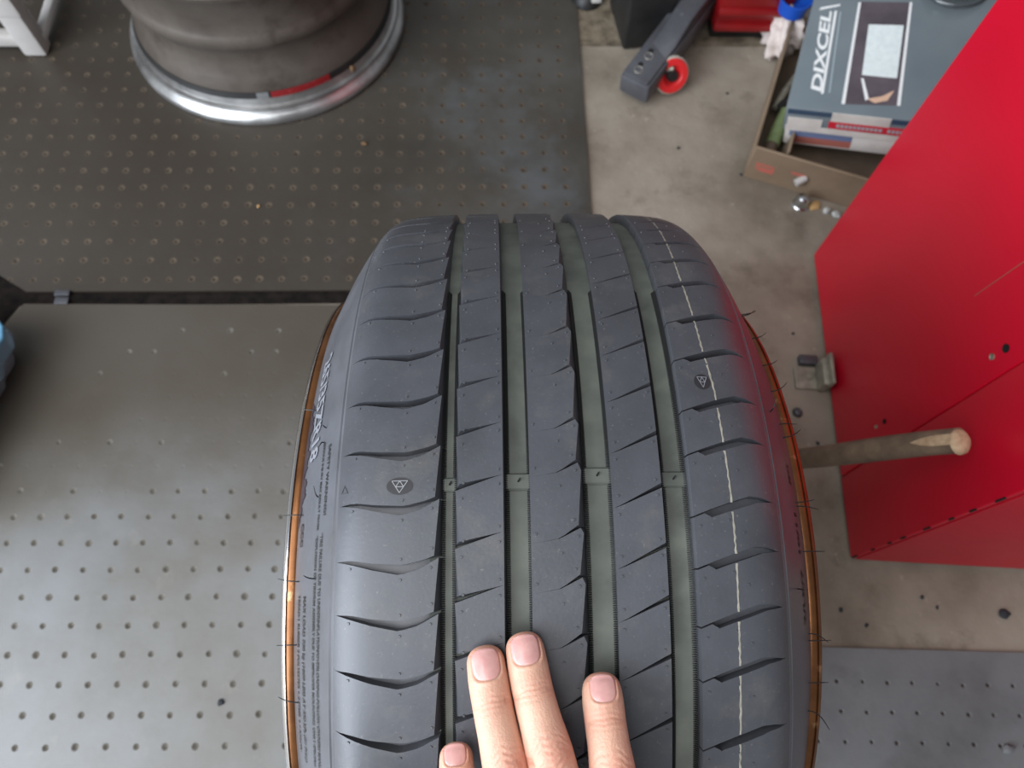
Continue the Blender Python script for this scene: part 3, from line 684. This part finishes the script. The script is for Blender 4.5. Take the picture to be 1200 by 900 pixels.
# ================================================================== BARE RIM AT UPPER LEFT
rimt = thing('wheel_rim', 'bare silver wheel rim without tyre standing flat on the dark mat', 'wheel rim', (-.413, 1.058, 0))
lathe('lip', [(.0, .236), (.0, .2475), (.003, .2505), (.009, .2515), (.015, .2495), (.019, .2455), (.022, .2420), (.026, .2400), (.029, .2415), (.032, .2405), (.033, .2350), (.040, .2330), (.046, .2310), (.046, .222), (.004, .226)], 'z', M['alu'], rimt, 128, closed=True, smooth=40)
lathe('tape_band', [(.0462, .226), (.0462, .2322), (.0560, .2292), (.0560, .222)], 'z', M['black'], rimt, 128, closed=True)
lathe('red_sticker', [(.0464, .2324), (.0470, .2330), (.0560, .2300), (.0562, .2290)], 'z', M['red_label'], rimt, 24, a0=D(-80), a1=D(-54))
lathe('red_sticker', [(.0464, .2324), (.0470, .2330), (.0560, .2300), (.0562, .2290)], 'z', M['mat_grey'], rimt, 12, a0=D(-86), a1=D(-81))
lathe('barrel', [(.056, .215), (.056, .2275), (.064, .2260), (.080, .2195), (.10, .2135), (.118, .2120), (.130, .2150), (.138, .2205), (.144, .2225), (.152, .2222), (.160, .2195), (.166, .2170), (.19, .2165), (.225, .2180), (.236, .2230), (.243, .2300), (.245, .2420), (.252, .2440), (.256, .2420), (.256, .2300), (.24, .2140), (.17, .2080), (.12, .2040), (.07, .2120)], 'z', [M['alu_dirty'], M['alu']], rimt, 128, closed=True, smooth=40)
b_ = rimt.children[-1]
for p in b_.data.polygons:
    if .136 < p.center.z < .158 and math.hypot(p.center.x, p.center.y) > .216: p.material_index = 1
d_ = lathe('wheel_face', [(.01, 0), (.01, .23), (.02, .23), (.03, .06), (.03, 0)], 'z', M['alu_dirty'], rimt, 64)
bm = bmesh.new(); bmesh.ops.create_icosphere(bm, subdivisions=1, radius=.006)
for v in bm.verts: v.co *= 1+.25*rng.normal()*.5
o = bmobj('balance_weight', bm, M['mud'], rimt, 30); o.location = (.172, -.163, .046)

# ================================================================== WHITE RACK
wr = thing('plastic_rack', 'white plastic rack foot in the top left corner', 'rack', (-.823, .968, 0))
V = []; F = []
box('post', (-.022, 0, 0), (.020, .034, .62), M['white_plastic'], wr, .006)
box('post_sleeve', (-.030, -.003, .085), (.024, .038, .60), M['white_plastic'], wr, .006)
box('side_rail', (.004, .02, .012), (.021, .36, .030), M['white_plastic'], wr, .004)
box('front_rail', (-.40, .006, .016), (-.01, .028, .040), M['white_plastic'], wr, .004)
box('post', (-.022, .34, 0), (.020, .374, .62), M['white_plastic'], wr, .006)
box('shelf', (-.40, .0, .55), (.020, .374, .565), M['white_plastic'], wr, .004)
box('post', (-.42, 0, 0), (-.378, .034, .62), M['white_plastic'], wr, .006)
box('post', (-.42, .34, 0), (-.378, .374, .62), M['white_plastic'], wr, .006)

# ================================================================== CLEAR CASE AT LEFT EDGE
cs = thing('plastic_case', 'transparent blue plastic tool case at the left edge of the photo', 'case', (-.720, .305, 0))
def prism(name, pts, z0, z1, m, parent, bev=.004):
    bm = bmesh.new(); vs = [bm.verts.new((p[0], p[1], z0)) for p in pts]; f = bm.faces.new(vs)
    r = bmesh.ops.extrude_face_region(bm, geom=[f])
    for v in r['geom']:
        if isinstance(v, bmesh.types.BMVert): v.co.z = z1
    bmesh.ops.recalc_face_normals(bm, faces=bm.faces)
    if bev: bmesh.ops.bevel(bm, geom=bm.edges[:], offset=bev, segments=2, profile=.5, affect='EDGES')
    return bmobj(name, bm, m, parent, 40)
outl = [(-.30, -.19), (-.03, -.19), (-.002, -.06), (.022, .015), (.018, .03), (.026, .058), (.022, .075), (.008, .09), (-.02, .096), (-.30, .10)]
prism('base', [(x-.022, y*.86) for x, y in outl], .001, .040, M['case_grey'], cs)
lid = prism('lid', outl, .042, .075, M['clear_blue'], cs)
tube('rim_edge', [(x-.70+.70, y, .0755) for x, y in outl[4:]], .0032, M['blue_edge'], lid, 8)
tube('handle_bar', [(-.01, -.10, .078), (.004, -.04, .079), (.014, .012, .080), (.006, .05, .079)], .005, M['case_grey'], cs, 8)
box('latch', (-.035, -.02, .074), (-.004, .018, .079), M['yellow'], cs, .002)

# ================================================================== RED CABINET
F0 = Vector((.489, .051, 0)); B0 = Vector((.523, .54, 0)); ey = (B0-F0).normalized(); ex = Vector((ey.y, -ey.x, 0)); LEN = (B0-F0).length
cab = thing('metal_cabinet', 'tall bright red sheet metal cabinet standing right of the tyre', 'cabinet', F0, math.atan2(-ey.x, ey.y))
HC = .82
box('carcass', (.003, .003, .004), (.46, LEN-.003, HC-.003), M['red_front'], cab, .002)
box('side_panel', (0, .1165, .004), (.006, LEN, HC), M['red_paint'], cab, .0022, 3)
box('side_panel', (0, 0, .004), (.006, .1148, HC), M['red_paint'], cab, .0022, 3)
box('front_panel', (.0075, -.001, .003), (.46, .004, HC), M['red_front'], cab, .001)
box('top_panel', (0, 0, HC), (.463, LEN, HC+.003), M['red_paint'], cab, .001)
box('plinth', (.012, .012, -.004), (.45, LEN-.012, .005), M['black'], cab)
for (u, z, r) in [(.137, .390, .0042), (.138, .368, .0032), (.149, .147, .0030), (.150, .124, .0024)]:
    o = lathe('screw_hole', [(0, 0), (0, r*.9), (-.0006, r), (.001, r*1.1)], 'z', M['hole'] if r in (.0042, .0030) else M['steel'], cab, 16); o.rotation_euler = (0, -PI/2, 0); o.location = (-.0004, u, z)
# scuffs on the corner edge
for k in range(9):
    z = .02+.045*k+.01*rng.normal(); l = .008+.012*rng.random()
    box('paint_chip', (-.0005, -.0006, z), (.0012, .0012, z+l), M['hole'], cab)
def on_cab(u, z, off=0): return F0+ey*u+Vector((0, 0, z))-ex*off
tube('scratch', [on_cab(.2115, .3606, .0001), on_cab(.2088, .393, .0003), on_cab(.2048, .438, .0002)], .0005, M['box_stripe_red'], None, 4)
o = bpy.data.objects['scratch']; o.parent = cab; o.matrix_parent_inverse = Matrix.LocRotScale(cab.location, cab.rotation_euler, None).inverted()
# bracket on the floor beside it
br = thing('steel_bracket', 'bent grey steel bracket on the floor against the red cabinet', 'bracket', (.480, .325, -.005), D(-4))
box('foot_plate', (-.022, -.020, 0), (.016, .016, .006), M['steel'], br, .002)
box('upright', (.010, -.024, .004), (.022, .020, .034), M['steel'], br, .003)
box('flange', (.017, -.026, .020), (.0225, .024, .046), M['steel'], br, .002)
box('back_block', (-.014, .019, 0), (.014, .034, .013), M['gunmetal'], br, .002)
lathe('bolt_head', [(.006, .0), (.0095, 0), (.0095, .004), (.008, .006), (.006, .006)], 'z', M['steel'], br, 6)
# wooden pole
tip = on_cab(.057, .337, .030); foot = Vector((.330, .1845, .012))
dirv = (tip-foot).normalized()
pole = thing('wooden_pole', 'weathered round wooden handle leaning past the tyre against the red cabinet', 'pole', foot)
n = 14; pts = []; rad = []
for i in range(n+1):
    t = i/n; p = (tip-foot)*t; p += Vector((.002*math.sin(t*9), .002*math.cos(t*7), 0)); pts.append(p); rad.append(.0128+.0004*math.sin(t*11)+.0006*t)
tube('shaft', pts, rad, M['wood'], pole, 18)
e = tip-foot
tube('broken_end', [e-dirv*.001, e+dirv*.003, e+dirv*.006], [.0132, .0122, .0085], M['fresh_wood'], pole, 18)
up_ = Vector((0, 0, 1)); sd = (up_-dirv*up_.dot(dirv)).normalized(); bb = dirv.cross(sd)
V = []; F = []
for i in range(9):
    t = i/8; c = e-dirv*(.046*(1-t)); ws = .42*math.sin(min(1, t*1.6)*PI/2)
    for j in range(7):
        a = (j/6*2-1)*ws+.35; V.append(c+.01375*(sd*math.cos(a)+bb*math.sin(a)))
for i in range(8):
    for j in range(6): F.append((i*7+j, i*7+j+1, (i+1)*7+j+1, (i+1)*7+j))
mesh('bare_patch', V, F, M['fresh_wood'], pole, 60)

# ================================================================== CRANE LEG WITH CASTER
A = at(744, 92, .055); Bp = at(814, 0, .075); Bp = A+(Bp-A)*1.3
ax = (Bp-A).normalized(); ang = math.atan2(ax.y, ax.x)
leg = thing('trolley_leg', 'dark grey steel trolley leg with two bolt holes and a red caster', 'trolley leg', (A.x, A.y, 0), ang)
L_ = (Bp-A).length; sl_ = math.asin(ax.z)
mt = Matrix.Translation((0, 0, .055)) @ Matrix.Rotation(-sl_, 4, 'Y')
def lbox(name, lo, hi, m, bev=.003): return box(name, lo, hi, m, leg, bev, 2, mt)
lbox('beam', (-.006, -.032, -.042), (L_, .026, 0), M['gunmetal'], .006)
lbox('top_flange', (-.002, -.026, -.001), (L_, .024, .004), M['gunmetal'], .002)
gb = bmesh.new(); gv = [gb.verts.new(mt @ Vector(q)) for q in [(.055, -.027, .003), (L_, -.030, .003), (L_, .014, .003), (.075, .014, .003), (.14, -.026, .024), (L_, -.030, .034), (L_, .012, .034), (.15, .012, .024)]]
for f in [(0, 3, 2, 1), (4, 5, 6, 7), (0, 1, 5, 4), (1, 2, 6, 5), (2, 3, 7, 6), (3, 0, 4, 7)]: gb.faces.new([gv[i] for i in f])
bmesh.ops.bevel(gb, geom=gb.edges[:], offset=.004, segments=2, profile=.5, affect='EDGES'); bmobj('gusset', gb, M['gunmetal'], leg, 40)
for xx in (.028, .062):
    o = lathe('bolt_hole', [(.0046, 0), (.0046, .004), (.0030, .0062)], 'z', M['hole'], leg, 14); o.matrix_local = mt @ Matrix.Translation((xx, .006, 0))
    o = lathe('bolt_ring', [(.0042, .0064), (.0052, .0070), (.0042, .0078)], 'z', M['steel'], leg, 14); o.matrix_local = mt @ Matrix.Translation((xx-.012, .003, 0))
Cp = at(784, 88, .027); lc = Matrix.Rotation(-ang, 3, 'Z') @ (Cp-Vector((A.x, A.y, 0)))
cst = lathe('caster_wheel', [(-.011, .0265), (-.013, .024), (-.013, .016), (-.006, .010), (-.006, 0), (.006, 0), (.006, .010), (.013, .016), (.013, .024), (.011, .0265)], 'z', M['caster_red'], leg, 40, closed=False)
Rw = Matrix.Rotation(-ang+D(-75), 4, 'Z') @ Matrix.Rotation(D(62), 4, 'Y')
cst.matrix_local = Matrix.Translation(lc+Vector((0, 0, .003))) @ Rw @ Matrix.Scale(1.15, 4)
lathe('tyre_band', [(-.0118, .0262), (-.009, .0285), (.009, .0285), (.0118, .0262)], 'z', M['caster_tread'], cst, 40, closed=True)
lathe('axle_cap', [(-.016, 0), (-.016, .007), (-.012, .009), (.012, .009), (.016, .007), (.016, 0)], 'z', M['black'], cst, 20)
pl = tube('fork', [lc+Vector((-.012, .028, .016)), lc+Vector((-.004, .012, .010)), lc+Vector((0, -.006, .018))], [.010, .009, .006], M['steel'], leg, 10)

# ================================================================== BACK CLUTTER
P0 = at(757, 60); bb = thing('black_bin', 'black plastic bin behind the grey trolley leg', 'bin', (P0.x-.004, P0.y+.010, -.003), D(8))
V = []; F = []
def taper(name, w0, d0, w1, d1, h, m, parent, z0=0, bev=.006):
    bm = bmesh.new()
    vs = [bm.verts.new(q) for q in [(-w0, 0, z0), (w0, 0, z0), (w0, 2*d0, z0), (-w0, 2*d0, z0), (-w1, d0-d1, z0+h), (w1, d0-d1, z0+h), (w1, d0+d1, z0+h), (-w1, d0+d1, z0+h)]]
    for f in [(0, 3, 2, 1), (4, 5, 6, 7), (0, 1, 5, 4), (1, 2, 6, 5), (2, 3, 7, 6), (3, 0, 4, 7)]: bm.faces.new([vs[i] for i in f])
    if bev: bmesh.ops.bevel(bm, geom=bm.edges[:], offset=bev, segments=3, profile=.5, affect='EDGES')
    return bmobj(name, bm, m, parent, 40)
taper('body', .040, .06, .050, .070, .22, M['black'], bb)
taper('rim', .053, .073, .053, .073, .014, M['black'], bb, .215, .003)
o = thing('black_shoe', 'black rounded rubber foot with a white tab at the top edge', 'foot', (.185, 1.135, -.003))
bm = bmesh.new(); bmesh.ops.create_uvsphere(bm, u_segments=20, v_segments=12, radius=1)
for v in bm.verts: v.co = Vector((v.co.x*.034, v.co.y*.045, max(v.co.z*.03, 0)))
bmobj('sole', bm, M['black'], o, 40)
box('tab', (.006, -.040, .012), (.026, -.022, .026), M['white_plastic'], o, .003)
# red bin
rb = thing('red_bin', 'red ridged plastic bin, shade put into its darker colour, beside the trolley leg', 'bin', (.470, 1.003, 0), D(-1))
taper('body', .066, .075, .072, .082, .13, M['shaded_red_plastic'], rb, .026, .012)
box('shade_base', (-.06, .02, -.003), (.06, .13, .03), M['black'], rb, .003)  # added black base that stands in for the shadow under the bin
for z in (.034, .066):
    bm = box_bm((-.066, -.010, z), (.064, .012, z+.016), .006); bmobj('ridge', bm, M['shaded_red_plastic'], rb, 40)
taper('rim', .077, .086, .077, .086, .016, M['shaded_red_plastic'], rb, .15, .005)
# ------------------------------------------------------------------ cardboard tray
T0 = Vector((.431, .704, -.005)); ta = math.atan2(-.069, .179)
tray = thing('cardboard_tray', 'brown cardboard tray holding brake part boxes and a green tube', 'tray', T0, ta)
TW, TD, TH = .42, .31, .078
box('bottom', (0, 0, .001), (TW, TD, .005), M['card_dark'], tray)
def wallq(name, lo, hi, lean):
    bm = box_bm(lo, hi, .0012, 1)
    for v in bm.verts:
        k = v.co.z/TH; v.co.x += lean[0]*k; v.co.y += lean[1]*k
    return bmobj(name, bm, M['card'], tray, 40)
fw = wallq('wall_panel', (0, 0, 0), (TW, .005, TH), (0, -.004))
wallq('wall_panel', (0, 0, 0), (.005, TD, TH), (-.004, 0)); wallq('wall_panel', (0, TD-.005, 0), (TW, TD, TH), (0, .004)); wallq('wall_panel', (TW-.005, 0, 0), (TW, TD, TH), (.004, 0))
box('divider', (.050, .006, .004), (.054, TD-.02, .080), M['card'], tray, .001, 1)
for (x0, z0, w_, h_) in [(.012, .040, .030, .004), (.014, .028, .004, .014), (.020, .026, .020, .010), (.040, .026, .004, .014), (.070, .042, .026, .005), (.082, .022, .004, .022)]:
    o = box('red_print', (x0, -.0042*(z0/TH)-.0006, z0), (x0+w_, -.0042*(z0/TH)+.0004, z0+h_), M['red_print'], fw)
# white scrap leaning on the tray
o = tube('plastic_stopper', [(0, 0, 0), (.016, .006, .006)], .0065, M['white_plastic'], None, 14); o.location = T0+Matrix.Rotation(ta, 3, 'Z') @ Vector((.083, -.012, .034))
tag(o, 'small white plastic stopper hanging on the front of the cardboard tray', 'stopper')
# green tube and dark tool inside
gt = thing('green_tube', 'green tube with brown cap inside the cardboard tray', 'tube', T0+Matrix.Rotation(ta, 3, 'Z') @ Vector((.028, .035, .012)), ta)
tube('cap', [(0, 0, .018), (.001, .020, .020)], [.0105, .0112], M['brown_cap'], gt, 16)
tube('tube_body', [(.001, .020, .020), (.004, .050, .028), (.007, .085, .036)], [.0125, .0125, .011], M['green'], gt, 16)
dt = thing('black_pliers', 'black handled tool lying behind the green tube in the tray', 'tool', T0+Matrix.Rotation(ta, 3, 'Z') @ Vector((.02, .13, .012)), ta)
tube('handle', [(.0, .0, .025), (.016, .02, .03), (.028, .06, .03), (.03, .12, .024)], [.008, .009, .007, .006], M['black'], dt, 10)
tube('handle', [(-.004, .0, .025), (.002, .03, .03), (.012, .07, .03), (.026, .12, .024)], [.006, .007, .006, .005], M['steel'], dt, 10)

# ------------------------------------------------------------------ boxes of brake parts
Q0 = at(921, 126, .128); QL = at(953, 0, .150); QR = at(1098, 131, .175)
e2 = (QL-Q0).normalized(); e1 = (QR-Q0); e1 = (e1-e2*e1.dot(e2)).normalized(); e3 = e1.cross(e2)
BM = Matrix(((e1.x, e2.x, e3.x, Q0.x), (e1.y, e2.y, e3.y, Q0.y), (e1.z, e2.z, e3.z, Q0.z), (0, 0, 0, 1)))
def up_to_x(px, py):   # helper: coordinates on the box lid
    d = ray(px, py); t = (Q0-CP).dot(e3)/d.dot(e3); p = CP+d*t-Q0; return p.dot(e1), p.dot(e2)
BW, BDp, BH = .285, .275, .052
bx = tag(empty('brake_box'), 'glossy blue grey brake pad box with white lettering on top of the stack', 'box'); bx.matrix_world = BM
cart = box('carton', (0, 0, -BH), (BW, BDp, 0), M['box_blue'], bx, .003)
def lid_quad(name, pts, m, h=.0004, thick=.0004, parent=cart):
    c = [up_to_x(*p) for p in pts]; V = [(x, y, h) for x, y in c]+[(x, y, h-thick) for x, y in c]; n = len(c)
    F = [tuple(range(n))]+[tuple(range(2*n-1, n-1, -1))]+[(i, n+i, n+(i+1) % n, (i+1) % n) for i in range(n)]
    return mesh(name, V, F, m, parent)
def lid_poly(name, pts, m, h=.0004): return mesh(name, [(x, y, h) for x, y in pts], [tuple(range(len(pts)))], m, cart)
# window band between two pale lines
lid_quad('picture_band', [(986, 122), (1006, 2), (1066, 3), (1051, 124)], M['box_dark'], .0003)
lid_quad('pale_line', [(986, 122), (990, 122), (1009, 3), (1006, 3)], M['white_print'], .0006)
lid_quad('pale_line', [(1051, 124), (1055, 124), (1069, 3), (1066, 3)], M['white_print'], .0006)
lid_quad('paper_label', [(1010, 88), (1018, 29), (1059, 30), (1051, 92)], M['label_white'], .0007)
# pictured brake part under the label
lid_quad('printed_shape', [(1009, 92), (1012, 92), (1018, 116), (1014, 118)], M['white_print'], .0005)
lid_quad('printed_shape', [(1016, 116), (1034, 113), (1048, 106), (1040, 118), (1025, 121)], M['skin_print'], .0005)
# lettering
tx, ty = up_to_x(967, 110); tx2, ty2 = up_to_x(980, 13); ux, uy = up_to_x(949, 105)
def lid_text(s, p0, p1, ptop, m, size=1, bold=0, shear=0, name='lettering', h=.0006):
    V, F = text_mesh(s, 1, bold, shear)
    w_ = V[:, 0].max()-V[:, 0].min(); hh = V[:, 1].max()-V[:, 1].min(); V[:, 0] -= V[:, 0].min(); V[:, 1] -= V[:, 1].min()
    a = np.array(up_to_x(*p0)); b = np.array(up_to_x(*p1)); c = np.array(up_to_x(*ptop))
    O = [a+(b-a)*v[0]/w_+(c-a)*v[1]/hh for v in V]
    return mesh(name, [(q[0], q[1], h) for q in O], F, m, cart)
lid_text('DIXCEL', (963, 108), (975, 14), (950, 104), M['white_print'], bold=.03, shear=.0)
lid_quad('letter_underline', [(962, 110), (965, 110), (981, 13), (978, 13)], M['white_print'], .0006)
lid_quad('letter_underline', [(971, 109), (973, 109), (986, 14), (984, 14)], M['pale_print'], .0006)
lid_quad('letter_bar', [(1134, 76), (1140, 77), (1147, 60), (1137, 60)], M['white_print'], .0006)
lid_quad('pale_line', [(1128, 82), (1131, 82), (1135, 50), (1132, 50)], M['pale_print'], .0006)
lid_quad('pale_line', [(1151, 62), (1153, 60), (1157, 24), (1154, 26)], M['pale_print'], .0006)
lid_quad('pale_line', [(960, 12), (984, 7), (985, 5), (962, 9)], M['white_print'], .0006)
# front face prints (local y = 0 plane)
def front_quad(name, x0, x1, z0, z1, m, d=.0004): return box(name, (x0, -d, z0), (x1, .0005, z1), m, cart)
front_quad('navy_front', .004, BW-.004, -.012, -.002, M['box_navy'])
front_quad('pale_front', .070, .155, -.020, -.001, M['box_white'], .0007)
front_quad('white_tape', .006, .058, -.038, -.020, M['box_white'], .0009)
front_quad('red_front_band', .068, BW-.004, -.036, -.020, M['box_red'], .0008)
for k in range(16):
    if k == 11: continue
    front_quad('printed_mark', .080+.0062*k, .0845+.0062*k, -.0315, -.0250, M['pale_print'], .0012)
front_quad('white_edge', .004, BW-.004, -.050, -.038, M['box_white'], .0005)
# second box below
bx2 = tag(empty('brake_box'), 'pale brake box with blue and red bands below the blue grey box', 'box'); bx2.matrix_world = BM @ Matrix.Translation((.004, .004, -BH-.0385))
c2 = box('carton', (0, 0, 0), (BW-.006, BDp-.01, .038), M['box_white'], bx2, .003)
box('blue_band', (.008, -.0005, .022), (.105, .001, .034), M['box_stripe_blue'], c2)
box('red_band', (.012, -.0005, .006), (.105, .001, .022), M['box_stripe_red'], c2)
# wire ring on top
rg = thing('vinyl_roll', 'clear grey ring of vinyl tubing lying on the blue grey box', 'ring'); rg.matrix_world = BM @ Matrix.Translation((*up_to_x(1122, -16), .0006))
V = []; F = []
tube('coil', [(.046*math.cos(a), .046*math.sin(a), .006) for a in [2*PI*k/48 for k in range(49)]], .0045, M['vinyl'], rg, 10, False)
tube('coil', [(.041*math.cos(a), .041*math.sin(a), .014) for a in [2*PI*k/48 for k in range(49)]], .0035, M['vinyl'], rg, 10, False)
# rag and blue lid behind the tray
bm = bmesh.new(); bmesh.ops.create_icosphere(bm, subdivisions=4, radius=1)
for v in bm.verts:
    q = v.co.copy(); nse = .12*math.sin(9*q.x+4*q.z)+.10*math.sin(11*q.y+3*q.x)+.08*math.sin(17*q.z+8*q.y)
    v.co = Vector((q.x*.036*(1+nse), q.y*.062*(1+nse), max(q.z, -.6)*.055*(1+nse)))
o = bmobj('white_rag', bm, M['rag'], None, 80); o.location = (.545, 1.015, .029); o.rotation_euler[2] = D(-20)
tag(o, 'crumpled off white rag between the red bin and the cardboard tray', 'rag')
P = at(932, -7, .11); bl = thing('blue_tub', 'small blue plastic tub resting on the crumpled white rag', 'tub', (P.x, P.y-.012, .082))
lathe('body', [(0, 0), (0, .020), (.004, .024), (.03, .027), (.03, .024), (.006, .021), (.006, 0)], 'z', M['blue_plastic'], bl, 28)
lathe('rim', [(.028, .0265), (.028, .029), (.032, .029), (.032, .0265)], 'z', M['blue_plastic'], bl, 28, closed=True)

# ------------------------------------------------------------------ small litter
def litter(name, label, cat, px, py, size, m, sq=(1, 1, .6), z=-.005, group=None, sub=2):
    bm = bmesh.new(); bmesh.ops.create_icosphere(bm, subdivisions=sub, radius=1)
    for v in bm.verts:
        k = 1+.22*rng.normal()*.6; v.co = Vector((v.co.x*sq[0]*k, v.co.y*sq[1]*k, v.co.z*sq[2]*k))*size
    o = bmobj(name, bm, m, None, 30); p = at(px, py, z); o.location = (p.x, p.y, z+size*sq[2]*.8); o.rotation_euler[2] = rng.random()*6
    return tag(o, label, cat, group)
cp = thing('acorn_nut', 'shiny silver steel cap nut on the floor by the cardboard tray', 'cap nut', at(937, 240, -.005), .3)
lathe('dome', [(.024, 0), (.0233, .005), (.0206, .0092), (.014, .0117), (.0043, .0123), (0, .0123)], 'z', M['steel_bright'], cp, 24)
lathe('flange', [(0, 0), (0, .0141), (.003, .0146), (.0045, .0123)], 'z', M['steel_bright'], cp, 24)
litter('wood_chip', 'flat yellow brown wood chip beside the silver cap nut', 'chip', 954, 242, .011, M['chip'], (1, .7, .3))
litter('gravel_stone', 'pale grey pebble right of the yellow wood chip', 'pebble', 968, 248, .008, M['stone'], (1, .7, .5))
litter('gravel_stone', 'pale grey pebble close to the red cabinet edge', 'pebble', 979, 253, .008, M['stone'], (.8, 1, .5))
rp_ = thing('rubber_plug', 'round dark rubber plug on the floor beside the tyre', 'plug', at(934, 484, -.005))
lathe('body', [(0, 0), (0, .0065), (.003, .0068), (.007, .0055), (.008, .003), (.0065, 0)], 'z', M['gunmetal'], rp_, 20)
lathe('ring', [(0, .006), (.002, .0078), (.0035, .006)], 'z', M['black'], rp_, 20)
litter('dark_lump', 'black lump lying on the concrete near the lower right mat', 'lump', 1176, 720, .008, M['dark_grit'], (1, .8, .4))
litter('stone_flake', 'grey stone flake on the lower right mat', 'flake', 1180, 878, .008, M['mat_grey'], (.7, 1, .5), 0)
litter('grit_crumb', 'dark crumb on the pale mat near its right edge', 'crumb', 259, 823, .004, M['dark_grit'], (1, 1, .5), 0)
litter('grit_crumb', 'brown crumb on the dark mat right of the bare rim', 'crumb', 427, 169, .0045, M['mud'], (1, .8, .5), 0)
litter('grit_crumb', 'yellow crumb on the dark mat below the bare rim', 'crumb', 303, 242, .0028, M['chip'], (1, .8, .5), 0)
for (x, y) in [(929, 391), (795, 174), (852, 110), (868, 205), (958, 520), (1098, 712), (985, 715), (1015, 733), (1080, 700)]:
    litter('floor_grit', 'dark speck of grit on the bare concrete floor', 'grit', x, y, .0028+.001*rng.random(), M['dark_grit'], (1, .8, .5), -.005, 'grit specks on the concrete', 1)
